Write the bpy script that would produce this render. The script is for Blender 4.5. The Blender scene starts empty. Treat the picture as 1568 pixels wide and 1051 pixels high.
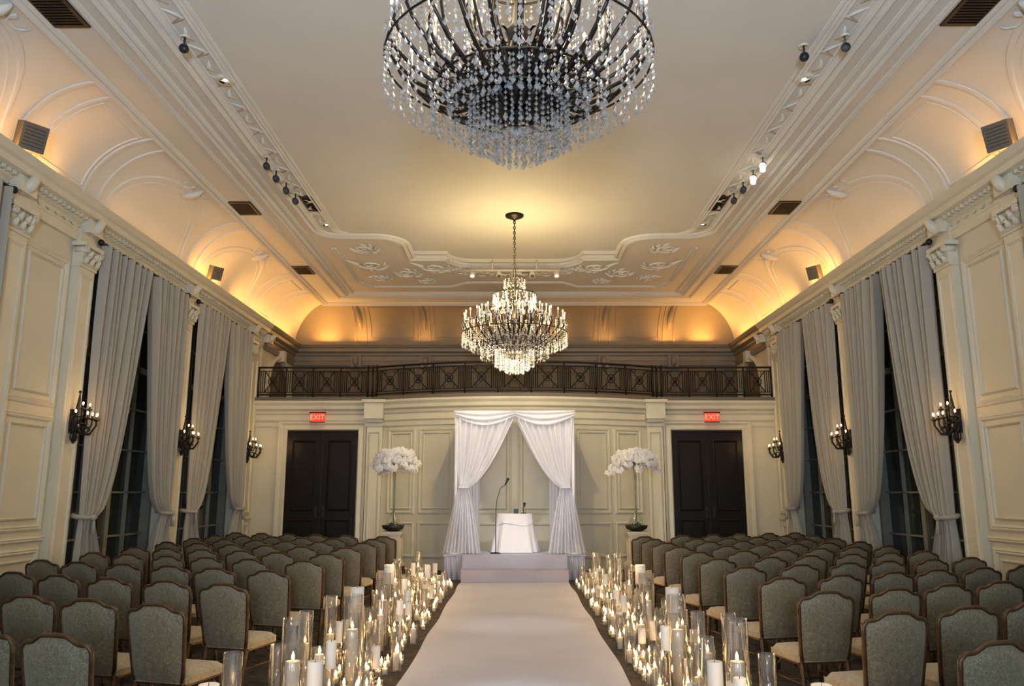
import bpy, math, random
from math import sin, cos, pi, radians, sqrt, atan2
from mathutils import Vector, Matrix
random.seed(7)
S = bpy.context.scene
COL = S.collection

# ------------------------------------------------------------------ materials
def mat(name, col, rough=0.6, metal=0.0, col2=None, nscale=8.0, bump=0.0, bscale=60.0,
        emis=None, estr=0.0, sheen=0.0, spec=0.5, detail=4):
    m = bpy.data.materials.new(name); m.use_nodes = True
    nt = m.node_tree; b = nt.nodes['Principled BSDF']
    b.inputs['Base Color'].default_value = (*col, 1)
    b.inputs['Roughness'].default_value = rough
    b.inputs['Metallic'].default_value = metal
    b.inputs['Specular IOR Level'].default_value = spec
    if sheen: b.inputs['Sheen Weight'].default_value = sheen
    tc = nt.nodes.new('ShaderNodeTexCoord')
    if col2 is not None:
        n = nt.nodes.new('ShaderNodeTexNoise'); n.inputs['Scale'].default_value = nscale
        n.inputs['Detail'].default_value = detail
        r = nt.nodes.new('ShaderNodeValToRGB')
        r.color_ramp.elements[0].position = 0.35; r.color_ramp.elements[1].position = 0.65
        r.color_ramp.elements[0].color = (*col, 1); r.color_ramp.elements[1].color = (*col2, 1)
        nt.links.new(tc.outputs['Object'], n.inputs['Vector'])
        nt.links.new(n.outputs['Fac'], r.inputs['Fac'])
        nt.links.new(r.outputs['Color'], b.inputs['Base Color'])
    if bump:
        n2 = nt.nodes.new('ShaderNodeTexNoise'); n2.inputs['Scale'].default_value = bscale
        bp = nt.nodes.new('ShaderNodeBump'); bp.inputs['Strength'].default_value = bump
        bp.inputs['Distance'].default_value = 0.01
        nt.links.new(tc.outputs['Object'], n2.inputs['Vector'])
        nt.links.new(n2.outputs['Fac'], bp.inputs['Height'])
        nt.links.new(bp.outputs['Normal'], b.inputs['Normal'])
    if emis is not None:
        b.inputs['Emission Color'].default_value = (*emis, 1)
        b.inputs['Emission Strength'].default_value = estr
    return m

def glassy(name, tint=(1,1,1), tr=0.7, gl=0.2, df=0.1, rough=0.05, base=(1,1,1)):
    m = bpy.data.materials.new(name); m.use_nodes = True
    nt = m.node_tree; nt.nodes.clear()
    out = nt.nodes.new('ShaderNodeOutputMaterial')
    t = nt.nodes.new('ShaderNodeBsdfTransparent'); t.inputs[0].default_value = (*tint, 1)
    g = nt.nodes.new('ShaderNodeBsdfGlossy'); g.inputs['Roughness'].default_value = rough
    d = nt.nodes.new('ShaderNodeBsdfDiffuse'); d.inputs[0].default_value = (*base, 1)
    fr = nt.nodes.new('ShaderNodeLayerWeight'); fr.inputs['Blend'].default_value = 0.35
    mp = nt.nodes.new('ShaderNodeMapRange')
    mp.inputs['To Min'].default_value = gl; mp.inputs['To Max'].default_value = min(1, gl + 0.55)
    nt.links.new(fr.outputs['Facing'], mp.inputs['Value'])
    m1 = nt.nodes.new('ShaderNodeMixShader'); m2 = nt.nodes.new('ShaderNodeMixShader')
    m1.inputs[0].default_value = df
    nt.links.new(t.outputs[0], m1.inputs[1]); nt.links.new(d.outputs[0], m1.inputs[2])
    nt.links.new(mp.outputs[0], m2.inputs[0])
    nt.links.new(m1.outputs[0], m2.inputs[1]); nt.links.new(g.outputs[0], m2.inputs[2])
    nt.links.new(m2.outputs[0], out.inputs[0])
    return m

def fabric(name, col, transl=0.4, transp=0.0):
    m = bpy.data.materials.new(name); m.use_nodes = True
    nt = m.node_tree; nt.nodes.clear()
    out = nt.nodes.new('ShaderNodeOutputMaterial')
    tc = nt.nodes.new('ShaderNodeTexCoord')
    n = nt.nodes.new('ShaderNodeTexNoise'); n.inputs['Scale'].default_value = 40
    r = nt.nodes.new('ShaderNodeValToRGB')
    r.color_ramp.elements[0].color = (*[c*0.92 for c in col], 1); r.color_ramp.elements[1].color = (*col, 1)
    nt.links.new(tc.outputs['Object'], n.inputs['Vector']); nt.links.new(n.outputs['Fac'], r.inputs['Fac'])
    d = nt.nodes.new('ShaderNodeBsdfDiffuse'); tl = nt.nodes.new('ShaderNodeBsdfTranslucent')
    nt.links.new(r.outputs[0], d.inputs[0]); nt.links.new(r.outputs[0], tl.inputs[0])
    mx = nt.nodes.new('ShaderNodeMixShader'); mx.inputs[0].default_value = transl
    nt.links.new(d.outputs[0], mx.inputs[1]); nt.links.new(tl.outputs[0], mx.inputs[2])
    t = nt.nodes.new('ShaderNodeBsdfTransparent')
    m2 = nt.nodes.new('ShaderNodeMixShader'); m2.inputs[0].default_value = transp
    nt.links.new(mx.outputs[0], m2.inputs[1]); nt.links.new(t.outputs[0], m2.inputs[2])
    nt.links.new(m2.outputs[0], out.inputs[0])
    return m

def emit(name, col, s):
    m = bpy.data.materials.new(name); m.use_nodes = True
    nt = m.node_tree; nt.nodes.clear()
    out = nt.nodes.new('ShaderNodeOutputMaterial'); e = nt.nodes.new('ShaderNodeEmission')
    e.inputs[0].default_value = (*col, 1); e.inputs[1].default_value = s
    nt.links.new(e.outputs[0], out.inputs[0]); return m

M_wall = mat('cream_paint', (0.61,0.575,0.44), 0.55, col2=(0.57,0.54,0.41), nscale=1.5, bump=0.08)
M_trim = mat('trim_paint', (0.65,0.61,0.47), 0.45, col2=(0.61,0.575,0.44), nscale=3)
M_ceil = mat('ceiling_plaster', (0.70,0.685,0.61), 0.7, col2=(0.66,0.645,0.57), nscale=0.8, bump=0.1)
M_upper = mat('taupe_paint', (0.16,0.13,0.088), 0.6, col2=(0.14,0.115,0.078), nscale=2)  # taupe taken darker: dim light of the balcony put into the colour
M_uptrim = mat('taupe_trim_paint', (0.25,0.21,0.14), 0.5, col2=(0.22,0.185,0.125), nscale=2)  # upper trim darkened in colour to stand for the dim light there
M_iron = mat('wrought_iron', (0.004,0.0035,0.003), 0.5, 0.1, col2=(0.007,0.006,0.005), nscale=30)
M_bronze = mat('dark_bronze', (0.010,0.008,0.006), 0.4, 0.4, col2=(0.022,0.015,0.009), nscale=30)
M_gold = mat('dark_gold_frame', (0.12,0.066,0.028), 0.38, 0.5, col2=(0.065,0.036,0.016), nscale=20)
M_door = mat('espresso_wood', (0.008,0.0055,0.0045), 0.35, col2=(0.012,0.008,0.0065), nscale=6, spec=0.25)
M_ped = mat('pedestal_cream_paint', (0.50,0.46,0.35), 0.4, col2=(0.46,0.42,0.32), nscale=5)
M_black = mat('black_plastic', (0.008,0.008,0.008), 0.4, col2=(0.011,0.011,0.011))
M_grey = mat('grey_speaker', (0.11,0.10,0.075), 0.6, col2=(0.13,0.115,0.085), nscale=60)
M_candle = mat('wax', (0.82,0.78,0.70), 0.5, col2=(0.85,0.82,0.75), nscale=6)
M_flame = emit('flame', (1.0,0.55,0.20), 15)
M_bulb = emit('candle_bulb', (1.0,0.55,0.20), 10)
M_glass = glassy('clear_glass', (0.97,0.98,0.98), gl=0.06, df=0.02)
M_cryst = glassy('crystal', (0.86,0.87,0.88), gl=0.22, df=0.14, rough=0.15, base=(0.84,0.83,0.81))
M_wglass = mat('night_window_glass', (0.008,0.012,0.010), 0.12, col2=(0.030,0.042,0.036), nscale=0.5)
M_curtain = fabric('silver_silk_curtain', (0.43,0.41,0.345), 0.12)
M_sheer = fabric('white_voile', (0.90,0.90,0.94), 0.4, 0.07)
M_white = fabric('white_linen', (0.80,0.79,0.80), 0.1)
M_runner = mat('aisle_runner_cloth', (0.62,0.63,0.74), 0.7, col2=(0.55,0.56,0.67), nscale=0.9, bump=0.35, bscale=4)
M_stagec = mat('stage_cloth', (0.44,0.44,0.53), 0.8, col2=(0.40,0.40,0.49), nscale=2, bump=0.2, bscale=5)
M_petal = fabric('orchid_petal', (0.92,0.92,0.92), 0.35)
M_lip = mat('orchid_lip', (0.8,0.6,0.15), 0.5, col2=(0.85,0.7,0.3))
M_stem = mat('green_stem', (0.07,0.13,0.03), 0.5, col2=(0.10,0.16,0.045))
M_red = emit('exit_red', (1.0,0.22,0.14), 1.0)
M_exit = mat('exit_panel', (0.5,0.03,0.015), 0.4, col2=(0.55,0.04,0.02), emis=(1,0.05,0.02), estr=0.45)
M_spot = emit('lamp_face', (1,0.9,0.72), 12)
M_dim = emit('dim_lamp_face', (1,0.9,0.72), 1.0)
M_wf = mat('window_frame_paint', (0.20,0.20,0.155), 0.5, col2=(0.175,0.175,0.135), nscale=5)
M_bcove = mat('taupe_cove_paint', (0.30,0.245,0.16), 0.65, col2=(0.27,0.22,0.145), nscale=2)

def damask(name, a, b, c, sc=16):
    m = mat(name, a, 0.5, sheen=0.3); nt = m.node_tree; bs = nt.nodes['Principled BSDF']
    tc = nt.nodes.new('ShaderNodeTexCoord')
    n = nt.nodes.new('ShaderNodeTexNoise'); n.inputs['Scale'].default_value = sc; n.inputs['Detail'].default_value = 1
    n.inputs['Distortion'].default_value = 3.2
    r = nt.nodes.new('ShaderNodeValToRGB')
    e = r.color_ramp.elements; e[0].position = 0.44; e[0].color = (*a,1); e[1].position = 0.47; e[1].color = (*b,1)
    e2 = e.new(0.53); e2.color = (*b,1); e3 = e.new(0.56); e3.color = (*c,1)
    nt.links.new(tc.outputs['Object'], n.inputs['Vector']); nt.links.new(n.outputs['Fac'], r.inputs['Fac'])
    nt.links.new(r.outputs[0], bs.inputs['Base Color']); return m
M_back = damask('olive_gold_damask', (0.125,0.112,0.072), (0.225,0.195,0.125), (0.145,0.128,0.082))
M_seat = damask('gold_damask_seat', (0.28,0.225,0.135), (0.39,0.32,0.20), (0.32,0.26,0.155))

def carpet():
    m = mat('patterned_carpet', (0.03,0.028,0.03), 0.9); nt = m.node_tree; b = nt.nodes['Principled BSDF']
    tc = nt.nodes.new('ShaderNodeTexCoord')
    n = nt.nodes.new('ShaderNodeTexNoise'); n.inputs['Scale'].default_value = 2.6; n.inputs['Distortion'].default_value = 3.0
    n.inputs['Detail'].default_value = 2
    r = nt.nodes.new('ShaderNodeValToRGB'); e = r.color_ramp.elements
    e[0].position = 0.40; e[0].color = (0.012,0.010,0.012,1); e[1].position = 0.5; e[1].color = (0.055,0.044,0.030,1)
    e2 = e.new(0.56); e2.color = (0.018,0.016,0.015,1); e3 = e.new(0.64); e3.color = (0.075,0.067,0.054,1); e4 = e.new(0.70); e4.color=(0.013,0.012,0.013,1)
    nt.links.new(tc.outputs['Object'], n.inputs['Vector']); nt.links.new(n.outputs['Fac'], r.inputs['Fac'])
    nt.links.new(r.outputs[0], b.inputs['Base Color']); return m
M_carpet = carpet()

# ------------------------------------------------------------------ mesh builder
class B:
    def __init__(s, mats): s.v=[]; s.f=[]; s.mi=[]; s.sm=[]; s.mats=mats; s.T=None
    def add(s, vs, fs, m=0, smooth=False):
        o=len(s.v)
        if s.T is not None: vs=[tuple(s.T@Vector(p)) for p in vs]
        s.v += [tuple(p) for p in vs]
        for f in fs:
            s.f.append([i+o for i in f]); s.mi.append(m); s.sm.append(smooth)
    def box(s, c, d, m=0, rz=0, R=None):
        hx,hy,hz=d[0]/2,d[1]/2,d[2]/2
        vs=[Vector((x*hx,y*hy,z*hz)) for z in(-1,1) for y in(-1,1) for x in(-1,1)]
        if R is None and rz: R=Matrix.Rotation(rz,3,'Z')
        if R is not None: vs=[R@p for p in vs]
        vs=[p+Vector(c) for p in vs]
        s.add(vs,[(0,2,3,1),(4,5,7,6),(0,1,5,4),(2,6,7,3),(0,4,6,2),(1,3,7,5)],m)
    def bbox(s,x0,x1,y0,y1,z0,z1,m=0): s.box(((x0+x1)/2,(y0+y1)/2,(z0+z1)/2),(abs(x1-x0),abs(y1-y0),abs(z1-z0)),m)
    def lathe(s,c,prof,n=16,m=0,smooth=True,rf=None):
        vs=[];fs=[]
        for (r,z) in prof:
            for i in range(n):
                a=2*pi*i/n; rr=r*(rf(a,z) if rf else 1)
                vs.append((c[0]+rr*cos(a),c[1]+rr*sin(a),c[2]+z))
        for j in range(len(prof)-1):
            for i in range(n):
                k=(i+1)%n; fs.append((j*n+i,j*n+k,(j+1)*n+k,(j+1)*n+i))
        s.add(vs,fs,m,smooth)
    def tube(s,pts,r,n=6,m=0,cap=True,flat=1.0):
        pts=[Vector(p) for p in pts]; N=len(pts)
        rs=r if isinstance(r,(list,tuple)) else [r]*N
        vs=[];fs=[]; up=None
        for i,p in enumerate(pts):
            t=(pts[min(i+1,N-1)]-pts[max(i-1,0)])
            if t.length<1e-9: t=Vector((0,0,1))
            t.normalize()
            if up is None:
                up=Vector((0,0,1)) if abs(t.z)<0.9 else Vector((1,0,0))
            a=t.cross(up)
            if a.length<1e-4: a=t.cross(Vector((0,1,0)))
            a.normalize(); b=a.cross(t); b.normalize(); up=b
            for k in range(n):
                q=2*pi*k/n; vs.append(p+a*cos(q)*rs[i]+b*sin(q)*rs[i]*flat)
        for i in range(N-1):
            for k in range(n):
                l=(k+1)%n; fs.append((i*n+k,i*n+l,(i+1)*n+l,(i+1)*n+k))
        if cap: fs.append(tuple(range(n-1,-1,-1))); fs.append(tuple((N-1)*n+k for k in range(n)))
        s.add(vs,fs,m,n>4)
    def grid(s,fn,nu,nv,m=0,smooth=True):
        vs=[fn(i/nu,j/nv) for j in range(nv+1) for i in range(nu+1)]
        fs=[(j*(nu+1)+i,j*(nu+1)+i+1,(j+1)*(nu+1)+i+1,(j+1)*(nu+1)+i) for j in range(nv) for i in range(nu)]
        s.add(vs,fs,m,smooth)
    def sph(s,c,r,n=10,m=0,sz=1.0):
        k=max(4,n//2); prof=[(max(1e-4,r*sin(pi*i/k)),-r*sz*cos(pi*i/k)) for i in range(k+1)]
        s.lathe(c,prof,n,m)
    def drop(s,c,r,h,m=0,n=4):
        x,y,z=c; vs=[(x,y,z)]+[(x+r*cos(2*pi*i/n),y+r*sin(2*pi*i/n),z-h*.62) for i in range(n)]+[(x,y,z-h)]
        fs=[]
        for i in range(n):
            k=(i+1)%n; fs.append((0,1+i,1+k)); fs.append((n+1,1+k,1+i))
        s.add(vs,fs,m)
    def mould(s,M,pts,prof,closed=False,m=0,smooth=False,caps=True):
        """sweep prof [(d,w)] along pts in uv; M(u,v,w)->xyz; d offset to right side"""
        N=len(pts); vs=[];fs=[];P=len(prof)
        def nr(a,b):
            dx,dy=b[0]-a[0],b[1]-a[1]; l=sqrt(dx*dx+dy*dy) or 1; return (dy/l,-dx/l)
        for i,p in enumerate(pts):
            if closed: n1=nr(pts[i-1],p); n2=nr(p,pts[(i+1)%N])
            else:
                n1=nr(pts[max(0,i-1)],pts[max(1,i)]) if i>0 else nr(pts[0],pts[1])
                n2=nr(pts[i],pts[i+1]) if i<N-1 else n1
            k=1+n1[0]*n2[0]+n1[1]*n2[1]; k=max(k,.3)
            mx,my=(n1[0]+n2[0])/k,(n1[1]+n2[1])/k
            for (d,w) in prof: vs.append(M(p[0]+mx*d,p[1]+my*d,w))
        L=N if closed else N-1
        for i in range(L):
            a=i*P; b=((i+1)%N)*P
            for j in range(P-1): fs.append((a+j,b+j,b+j+1,a+j+1))
        if caps and not closed and P>2:
            fs.append(tuple(range(P))); fs.append(tuple((N-1)*P+j for j in range(P-1,-1,-1)))
        s.add(vs,fs,m,smooth)
    def obj(s,name,loc=(0,0,0),rz=0,parent=None,mesh=None):
        me=bpy.data.meshes.new(name); me.from_pydata(s.v,[],s.f)
        for mt in s.mats: me.materials.append(mt)
        me.polygons.foreach_set('material_index',s.mi); me.polygons.foreach_set('use_smooth',s.sm)
        me.update()
        return place(me,name,loc,rz,parent)
def place(me,name,loc=(0,0,0),rz=0,parent=None,sc=None):
    o=bpy.data.objects.new(name,me); COL.objects.link(o); o.location=loc; o.rotation_euler=(0,0,rz)
    if sc: o.scale=sc
    if parent: o.parent=parent
    return o
def sub(pts,step=.3,closed=False):
    out=[];N=len(pts)
    for i in range(N if closed else N-1):
        a=pts[i];b=pts[(i+1)%N]; l=sqrt((a[0]-b[0])**2+(a[1]-b[1])**2); k=max(1,int(l/step))
        for j in range(k): out.append((a[0]+(b[0]-a[0])*j/k,a[1]+(b[1]-a[1])*j/k))
    if not closed: out.append(pts[-1])
    return out
def rect(u0,v0,u1,v1): return [(u0,v0),(u0,v1),(u1,v1),(u1,v0)]
FR=[(-.04,0),(-.035,.018),(-.012,.03),(0,.018),(.015,.03),(.03,.02),(.04,0)]
def frs(k,t=1): return [(d*k,w*t) for d,w in FR]

# ------------------------------------------------------------------ dimensions
W=6.4; Y0=-4.0; D1=19.4; D2=22.3; HC=5.94; HT=6.95; OW=1.08; FX=W-.02-OW; FY=D2-OW
WIN=[(6.15,9.05),(11.45,14.35),(15.15,18.05)]
PIL=[5.8,9.45,11.1,14.75,18.42]
WZ0,WZ1=0.35,5.3
MP=lambda u,v,w:(u,v,w)

b=B([M_carpet]); b.bbox(-W-.3,W+.3,Y0-.3,D2+.3,-.2,0); b.obj('floor')

for sd,nm in((-1,'left'),(1,'right')):
    b=B([M_wall,M_trim])
    def seg(y0,y1,z0,z1): b.bbox(sd*W,sd*(W+.4),y0,y1,z0,z1)
    y=Y0
    for (a,c) in WIN:
        seg(y,a,0,7.1); seg(a,c,0,WZ0); seg(a,c,WZ1,7.1); y=c
    seg(y,D2+.3,0,7.1)
    MS=lambda u,v,w:(sd*(W-w),u,v)
    def panels(u0,u1):
        for (z0,z1) in ((.35,1.0),(1.3,2.75),(2.95,5.0)):
            b.mould(MS,rect(u0,z0,u1,z1),frs(1.1),True,1)
            if u1-u0>.9: b.mould(MS,rect(u0+.12,z0+.12,u1-.12,z1-.12),frs(.45),True,1)
    panels(9.78,10.78); panels(18.72,19.2); panels(4.2,5.5); panels(1.4,3.9); panels(-1.6,1.1); panels(-3.8,-1.8)
    b.obj('wall_'+nm)
    for i,p in enumerate(PIL):
        b=B([M_trim]); w=.21
        fx=lambda d: sd*(W-d)
        b.bbox(fx(0),fx(.11),p-w,p+w,.32,4.98)
        b.bbox(fx(0),fx(.14),p-w-.04,p+w+.04,0,.32)
        b.bbox(fx(0),fx(.13),p-w-.02,p+w+.02,.32,.38)
        b.mould(MS,rect(p-w+.07,.5,p+w-.07,4.85),[(d*.5,.11+ww*.6) for d,ww in FR],True)
        b.bbox(fx(0),fx(.135),p-w-.015,p+w+.015,4.98,5.02)
        b.bbox(fx(0),fx(.15),p-w+.0,p+w-.0,5.02,5.27)
        for k in range(3):
            q=p+(k-1)*.15
            for row in range(2):
                z=5.04+row*.09; dd=.15+row*.01
                s_=(row*.07 if k<2 else 0)
                b.tube([(fx(dd),q+s_,z),(fx(dd+.03),q+s_,z+.06),(fx(dd+.065),q+s_,z+.085),(fx(dd+.07),q+s_,z+.06)],[.045,.04,.025,.012],6)
        for k in(-1,1):
            pts=[(fx(.20),p+k*(w-.01)+.055*cos(a)*(1-a/11)*k,5.23+.055*sin(a)*(1-a/11)) for a in [j*.55 for j in range(16)]]
            b.tube(pts,.017,5)
            b.tube([(fx(.03),p+k*(w-.01),5.23),(fx(.2),p+k*(w-.01),5.23)],.05,8)
        b.bbox(fx(0),fx(.20),p-w-.05,p+w+.05,5.28,5.34)
        b.bbox(fx(0),fx(.10),p-w-.01,p+w+.01,5.34,5.55)
        b.obj('trim_pilaster')
    # windows
    for (a,c) in WIN:
        b=B([M_wf,M_wglass,M_trim]); X=lambda d: sd*(W+d)
        b.bbox(X(.28),X(.3),a,c,WZ0,WZ1,1)
        fw=.09
        b.bbox(X(.12),X(.28),a,a+fw,WZ0,WZ1); b.bbox(X(.12),X(.28),c-fw,c,WZ0,WZ1)
        b.bbox(X(.12),X(.28),a,c,WZ0,WZ0+.12); b.bbox(X(.12),X(.28),a,c,WZ1-.1,WZ1)
        mid=(a+c)/2; b.bbox(X(.16),X(.28),mid-.06,mid+.06,WZ0,WZ1)
        for q in ((a+mid)/2,(mid+c)/2): b.bbox(X(.22),X(.28),q-.015,q+.015,WZ0,WZ1)
        for k in range(1,7):
            z=WZ0+(WZ1-WZ0)*k/7; h=.05 if k==5 else .015
            b.bbox(X(.22),X(.28),a,c,z-h,z+h)
        MSW=lambda u,v,w:(sd*(W-w),u,v)
        b.mould(MSW,[(a-.0,WZ0),(a-.0,WZ1),(c+.0,WZ1),(c,WZ0)],frs(1.0),False,2)
        b.bbox(X(.28),X(-.05),a-.02,c+.02,WZ0-.05,WZ0,2)
        b.obj('window_%d'%(WIN.index((a,c))+1+(3 if sd>0 else 0)))
        b=B([M_trim,M_spot]); b.tube([(0,0,0),(-sd*.10,0,0)],.02,6,0)
        b.lathe((-sd*.12,0,-.05),[(.02,.11),(.05,.09),(.06,0),(.05,0)],12,0); b.lathe((-sd*.12,0,-.05),[(.001,.01),(.05,.01)],12,1)
        b.sph((-sd*.12,0,-.05),.028,8,1)
        b.obj('window_flood_lamp',(sd*(W+.12),mid-.05,3.1))
    # curtains
    for wi,(a,c) in enumerate(WIN):
        mid=(a+c)/2
        for k in(-1,1):
            b=B([M_curtain,M_iron])
            out=(a-.08) if k<0 else (c+.08)
            inn=mid-.05 if k<0 else mid+.05
            ztie=1.42; ztop=5.44; ph=random.random()*6
            def fn(u,v,out=out,inn=inn,ph=ph,k=k):
                z=.03+(ztop-.03)*v
                full=inn-out; tie=.50*(1 if full>0 else -1)
                if z>ztie:
                    t=(z-ztie)/(ztop-ztie); e=t**0.38
                    width=tie*.7+(full-tie*.7)*min(1,e)
                    base=out+ (1-t)**2*.05*(1 if full>0 else -1)
                    amp=.038+.05*t**.5
                else:
                    t=(ztie-z)/ztie; width=tie*.7+tie*.8*min(1,t*1.8); base=out+.05*(1 if full>0 else -1)*(1-min(1,t*2)); amp=.038+.03*min(1,t*2)
                yy=base+width*u
                ww=u+.035*sin(u*9+ph)
                x=W-.185+amp*sin(ww*2*pi*7.5+ph)+.018*sin(ww*2*pi*2.3+ph+z)-.05*math.exp(-((z-ztie)/.15)**2)*sin(pi*u)
                return (sd*x,yy,z)
            b.grid(fn,90,40)
            b.tube([(sd*(W-.17),out-.06*(1 if inn>out else -1),5.46),(sd*(W-.17),inn,5.46)],.022,8,1)
            b.sph((sd*(W-.17),out-.07*(1 if inn>out else -1),5.46),.05,10,1)
            yt=out+(.20 if inn>out else -.20)
            b.tube([(sd*(W-.18+.12*cos(q)),yt+.21*sin(q),ztie+.02*cos(q)) for q in [2*pi*j/16 for j in range(17)]],.035,6,0,False)
            b.sph((sd*(W-.31),yt,ztie-.02),.05,10,0)
            b.tube([(sd*(W-.32),yt,ztie-.04),(sd*(W-.33),yt,ztie-.25)],[.015,.035],6,0)
            b.obj('window_curtain')
    # sconces
    for p in (11.1,14.75,18.42):
        b=B([M_iron,M_candle,M_bulb]); X0=W-.11; z=2.80
        P=lambda d,y,zz:(sd*(X0-d),p+y,z+zz)
        b.box(P(.015,0,-.05),(.03,.10,.34),0)
        b.tube([P(.04,0,-.34),P(.07,0,-.3),P(.08,0,-.1),P(.08,0,.1),P(.09,0,.26),P(.09,0,.36)],[.008,.036,.022,.034,.018,.006],8)
        b.sph(P(.09,0,.37),.022,8); b.sph(P(.06,0,-.34),.026,8); b.sph(P(.08,0,-.02),.05,8)
        for dy,dd,hz in((-.22,.10,0),(-.13,.22,-.02),(0,.28,-.04),(.13,.22,-.02),(.22,.10,0),(-.09,.12,.12),(.09,.12,.12)):
            pts=[P(.08,0,-.1+hz),P(.08+dd*.3,dy*.3,-.2+hz),P(.08+dd*.7,dy*.75,-.2+hz),P(.08+dd,dy,-.08+hz),P(.08+dd,dy,0+hz)]
            b.tube(pts,.013,6)
            q=P(.08+dd,dy,0+hz); b.lathe(q,[(.005,-.02),(.04,.0),(.035,.012),(.012,.02)],10)
            b.tube([P(.08+dd,dy,.01+hz),P(.08+dd,dy,.05+hz)],.012,8,0)
            b.sph(P(.08+dd,dy,.075+hz),.013,8,2,1.9)
            b.tube([P(.08+dd*.55+.04*cos(t),dy*.6,-.15+hz+.045*sin(t)) for t in [j*.6 for j in range(9)]],.009,5)
        for dy in(-1,1):
            b.tube([P(.05,dy*(.02+.07*sin(a)),-.05+.09*cos(a)*1.2) for a in [j*.45 for j in range(12)]],.010,5)
            b.tube([P(.06,dy*(.03+.06*sin(a)),-.27+.06*cos(a)) for a in [j*.45 for j in range(12)]],.010,5)
        b.obj('wall_sconce')
        l=bpy.data.lights.new('sconce_light','POINT'); l.energy=2.4; l.color=(1,.60,.26); l.shadow_soft_size=.12
        o=bpy.data.objects.new('sconce_light',l); COL.objects.link(o); o.location=(sd*(W-.62),p,z+.12)
    b=B([M_trim])
    segs=[(Y0,WIN[0][0]),(WIN[0][1],WIN[1][0]),(WIN[1][1],WIN[2][0]),(WIN[2][1],D1)]
    for (a,c) in [(Y0,D1)]:
        b.mould(MS,[(a,.0),(c,.0)],[(-.22,0),(-.20,.02),(-.17,.035),(0,.035),(0,0)])
    for (a,c) in segs:
        b.mould(MS,[(a,1.15),(c,1.15)],frs(1.0,1.2))
    b.obj('baseboard_'+nm)

# front wall (behind camera); tall windows added to house the cool fill lights
b=B([M_wall]); 
xs=[-W,-4.6,-3.0,-.8,.8,3.0,4.6,W]
for i in range(7):
    if i%2==0: b.bbox(xs[i],xs[i+1],Y0-.3,Y0,0,7.1)
    else:
        b.bbox(xs[i],xs[i+1],Y0-.3,Y0,0,.5); b.bbox(xs[i],xs[i+1],Y0-.3,Y0,5.2,7.1)
b.obj('wall_front')
b=B([M_wf,M_wglass])
for i in(1,3,5):
    x0,x1=xs[i],xs[i+1]; b.bbox(x0,x1,Y0-.28,Y0-.27,.5,5.2,1)
    for q in (x0+.04,(x0+x1)/2,x1-.04): b.bbox(q-.04,q+.04,Y0-.27,Y0-.18,.5,5.2)
    for k in range(7): b.bbox(x0,x1,Y0-.27,Y0-.2,.5+k*.78-.03,.5+k*.78+.03)
b.obj('window_7')  # unseen windows, added only as a setting for the fill lights

# entablature + crown around the room
ENT=[(0,5.36),(.05,5.36),(.07,5.42),(.09,5.47),(.05,5.5),(.05,5.62),(.10,5.65),(.11,5.70),(.22,5.74),(.23,5.82),(.27,5.85),(.32,5.92),(.32,5.94),(.0,5.94)]
b=B([M_trim,M_uptrim]); b.mould(MP,[(-W,Y0),(-W,D1)],ENT); b.mould(MP,[(W,D1),(W,Y0)],ENT)
b.mould(MP,[(-W,D1),(-W,D2),(W,D2),(W,D1)],ENT,m=1)
y=Y0+.1
while y<D1-.1:
    for sd in(-1,1): b.box((sd*(W-.14),y,5.685),(.07,.05,.05))
    y+=.11
y=5.0
while y<19:
    for sd in(-1,1):
        b.tube([(sd*(W-.05),y,5.56),(sd*(W-.065),y+.05,5.585),(sd*(W-.065),y+.11,5.545),(sd*(W-.05),y+.16,5.56)],[.008,.016,.016,.008],5)
    y+=.2
for p in PIL+[19.6]:
    for sd in(-1,1):
        b.bbox(sd*(W-.0),sd*(W-.2),p-.17,p+.17,5.5,5.70)
        b.tube([(sd*(W-.1),p,5.52),(sd*(W-.2),p,5.6),(sd*(W-.28),p,5.72)],[.06,.08,.06],8)
b.obj('trim_entablature')

# ceiling : flat + coves
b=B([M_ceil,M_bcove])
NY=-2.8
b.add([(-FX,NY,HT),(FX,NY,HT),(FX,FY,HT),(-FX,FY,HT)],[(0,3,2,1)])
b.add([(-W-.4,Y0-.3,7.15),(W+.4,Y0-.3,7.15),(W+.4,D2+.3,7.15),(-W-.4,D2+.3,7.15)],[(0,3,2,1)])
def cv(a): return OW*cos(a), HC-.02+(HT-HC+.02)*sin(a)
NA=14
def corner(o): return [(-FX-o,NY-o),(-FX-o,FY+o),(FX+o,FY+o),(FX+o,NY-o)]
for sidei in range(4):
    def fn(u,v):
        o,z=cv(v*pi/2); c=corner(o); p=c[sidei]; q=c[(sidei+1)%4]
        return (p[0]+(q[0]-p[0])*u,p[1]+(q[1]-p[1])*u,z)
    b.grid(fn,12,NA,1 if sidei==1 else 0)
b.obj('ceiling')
b=B([M_ceil,M_bcove])
def coveM(side):
    def M(u,v,w):
        o,z=cv(v*pi/2); o-=w*cos(v*pi/2); z-=w*sin(v*pi/2)
        if side=='L': return (-FX-o,u,z)
        if side=='R': return (FX+o,u,z)
        return (u,FY+o,z)
    return M
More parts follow.
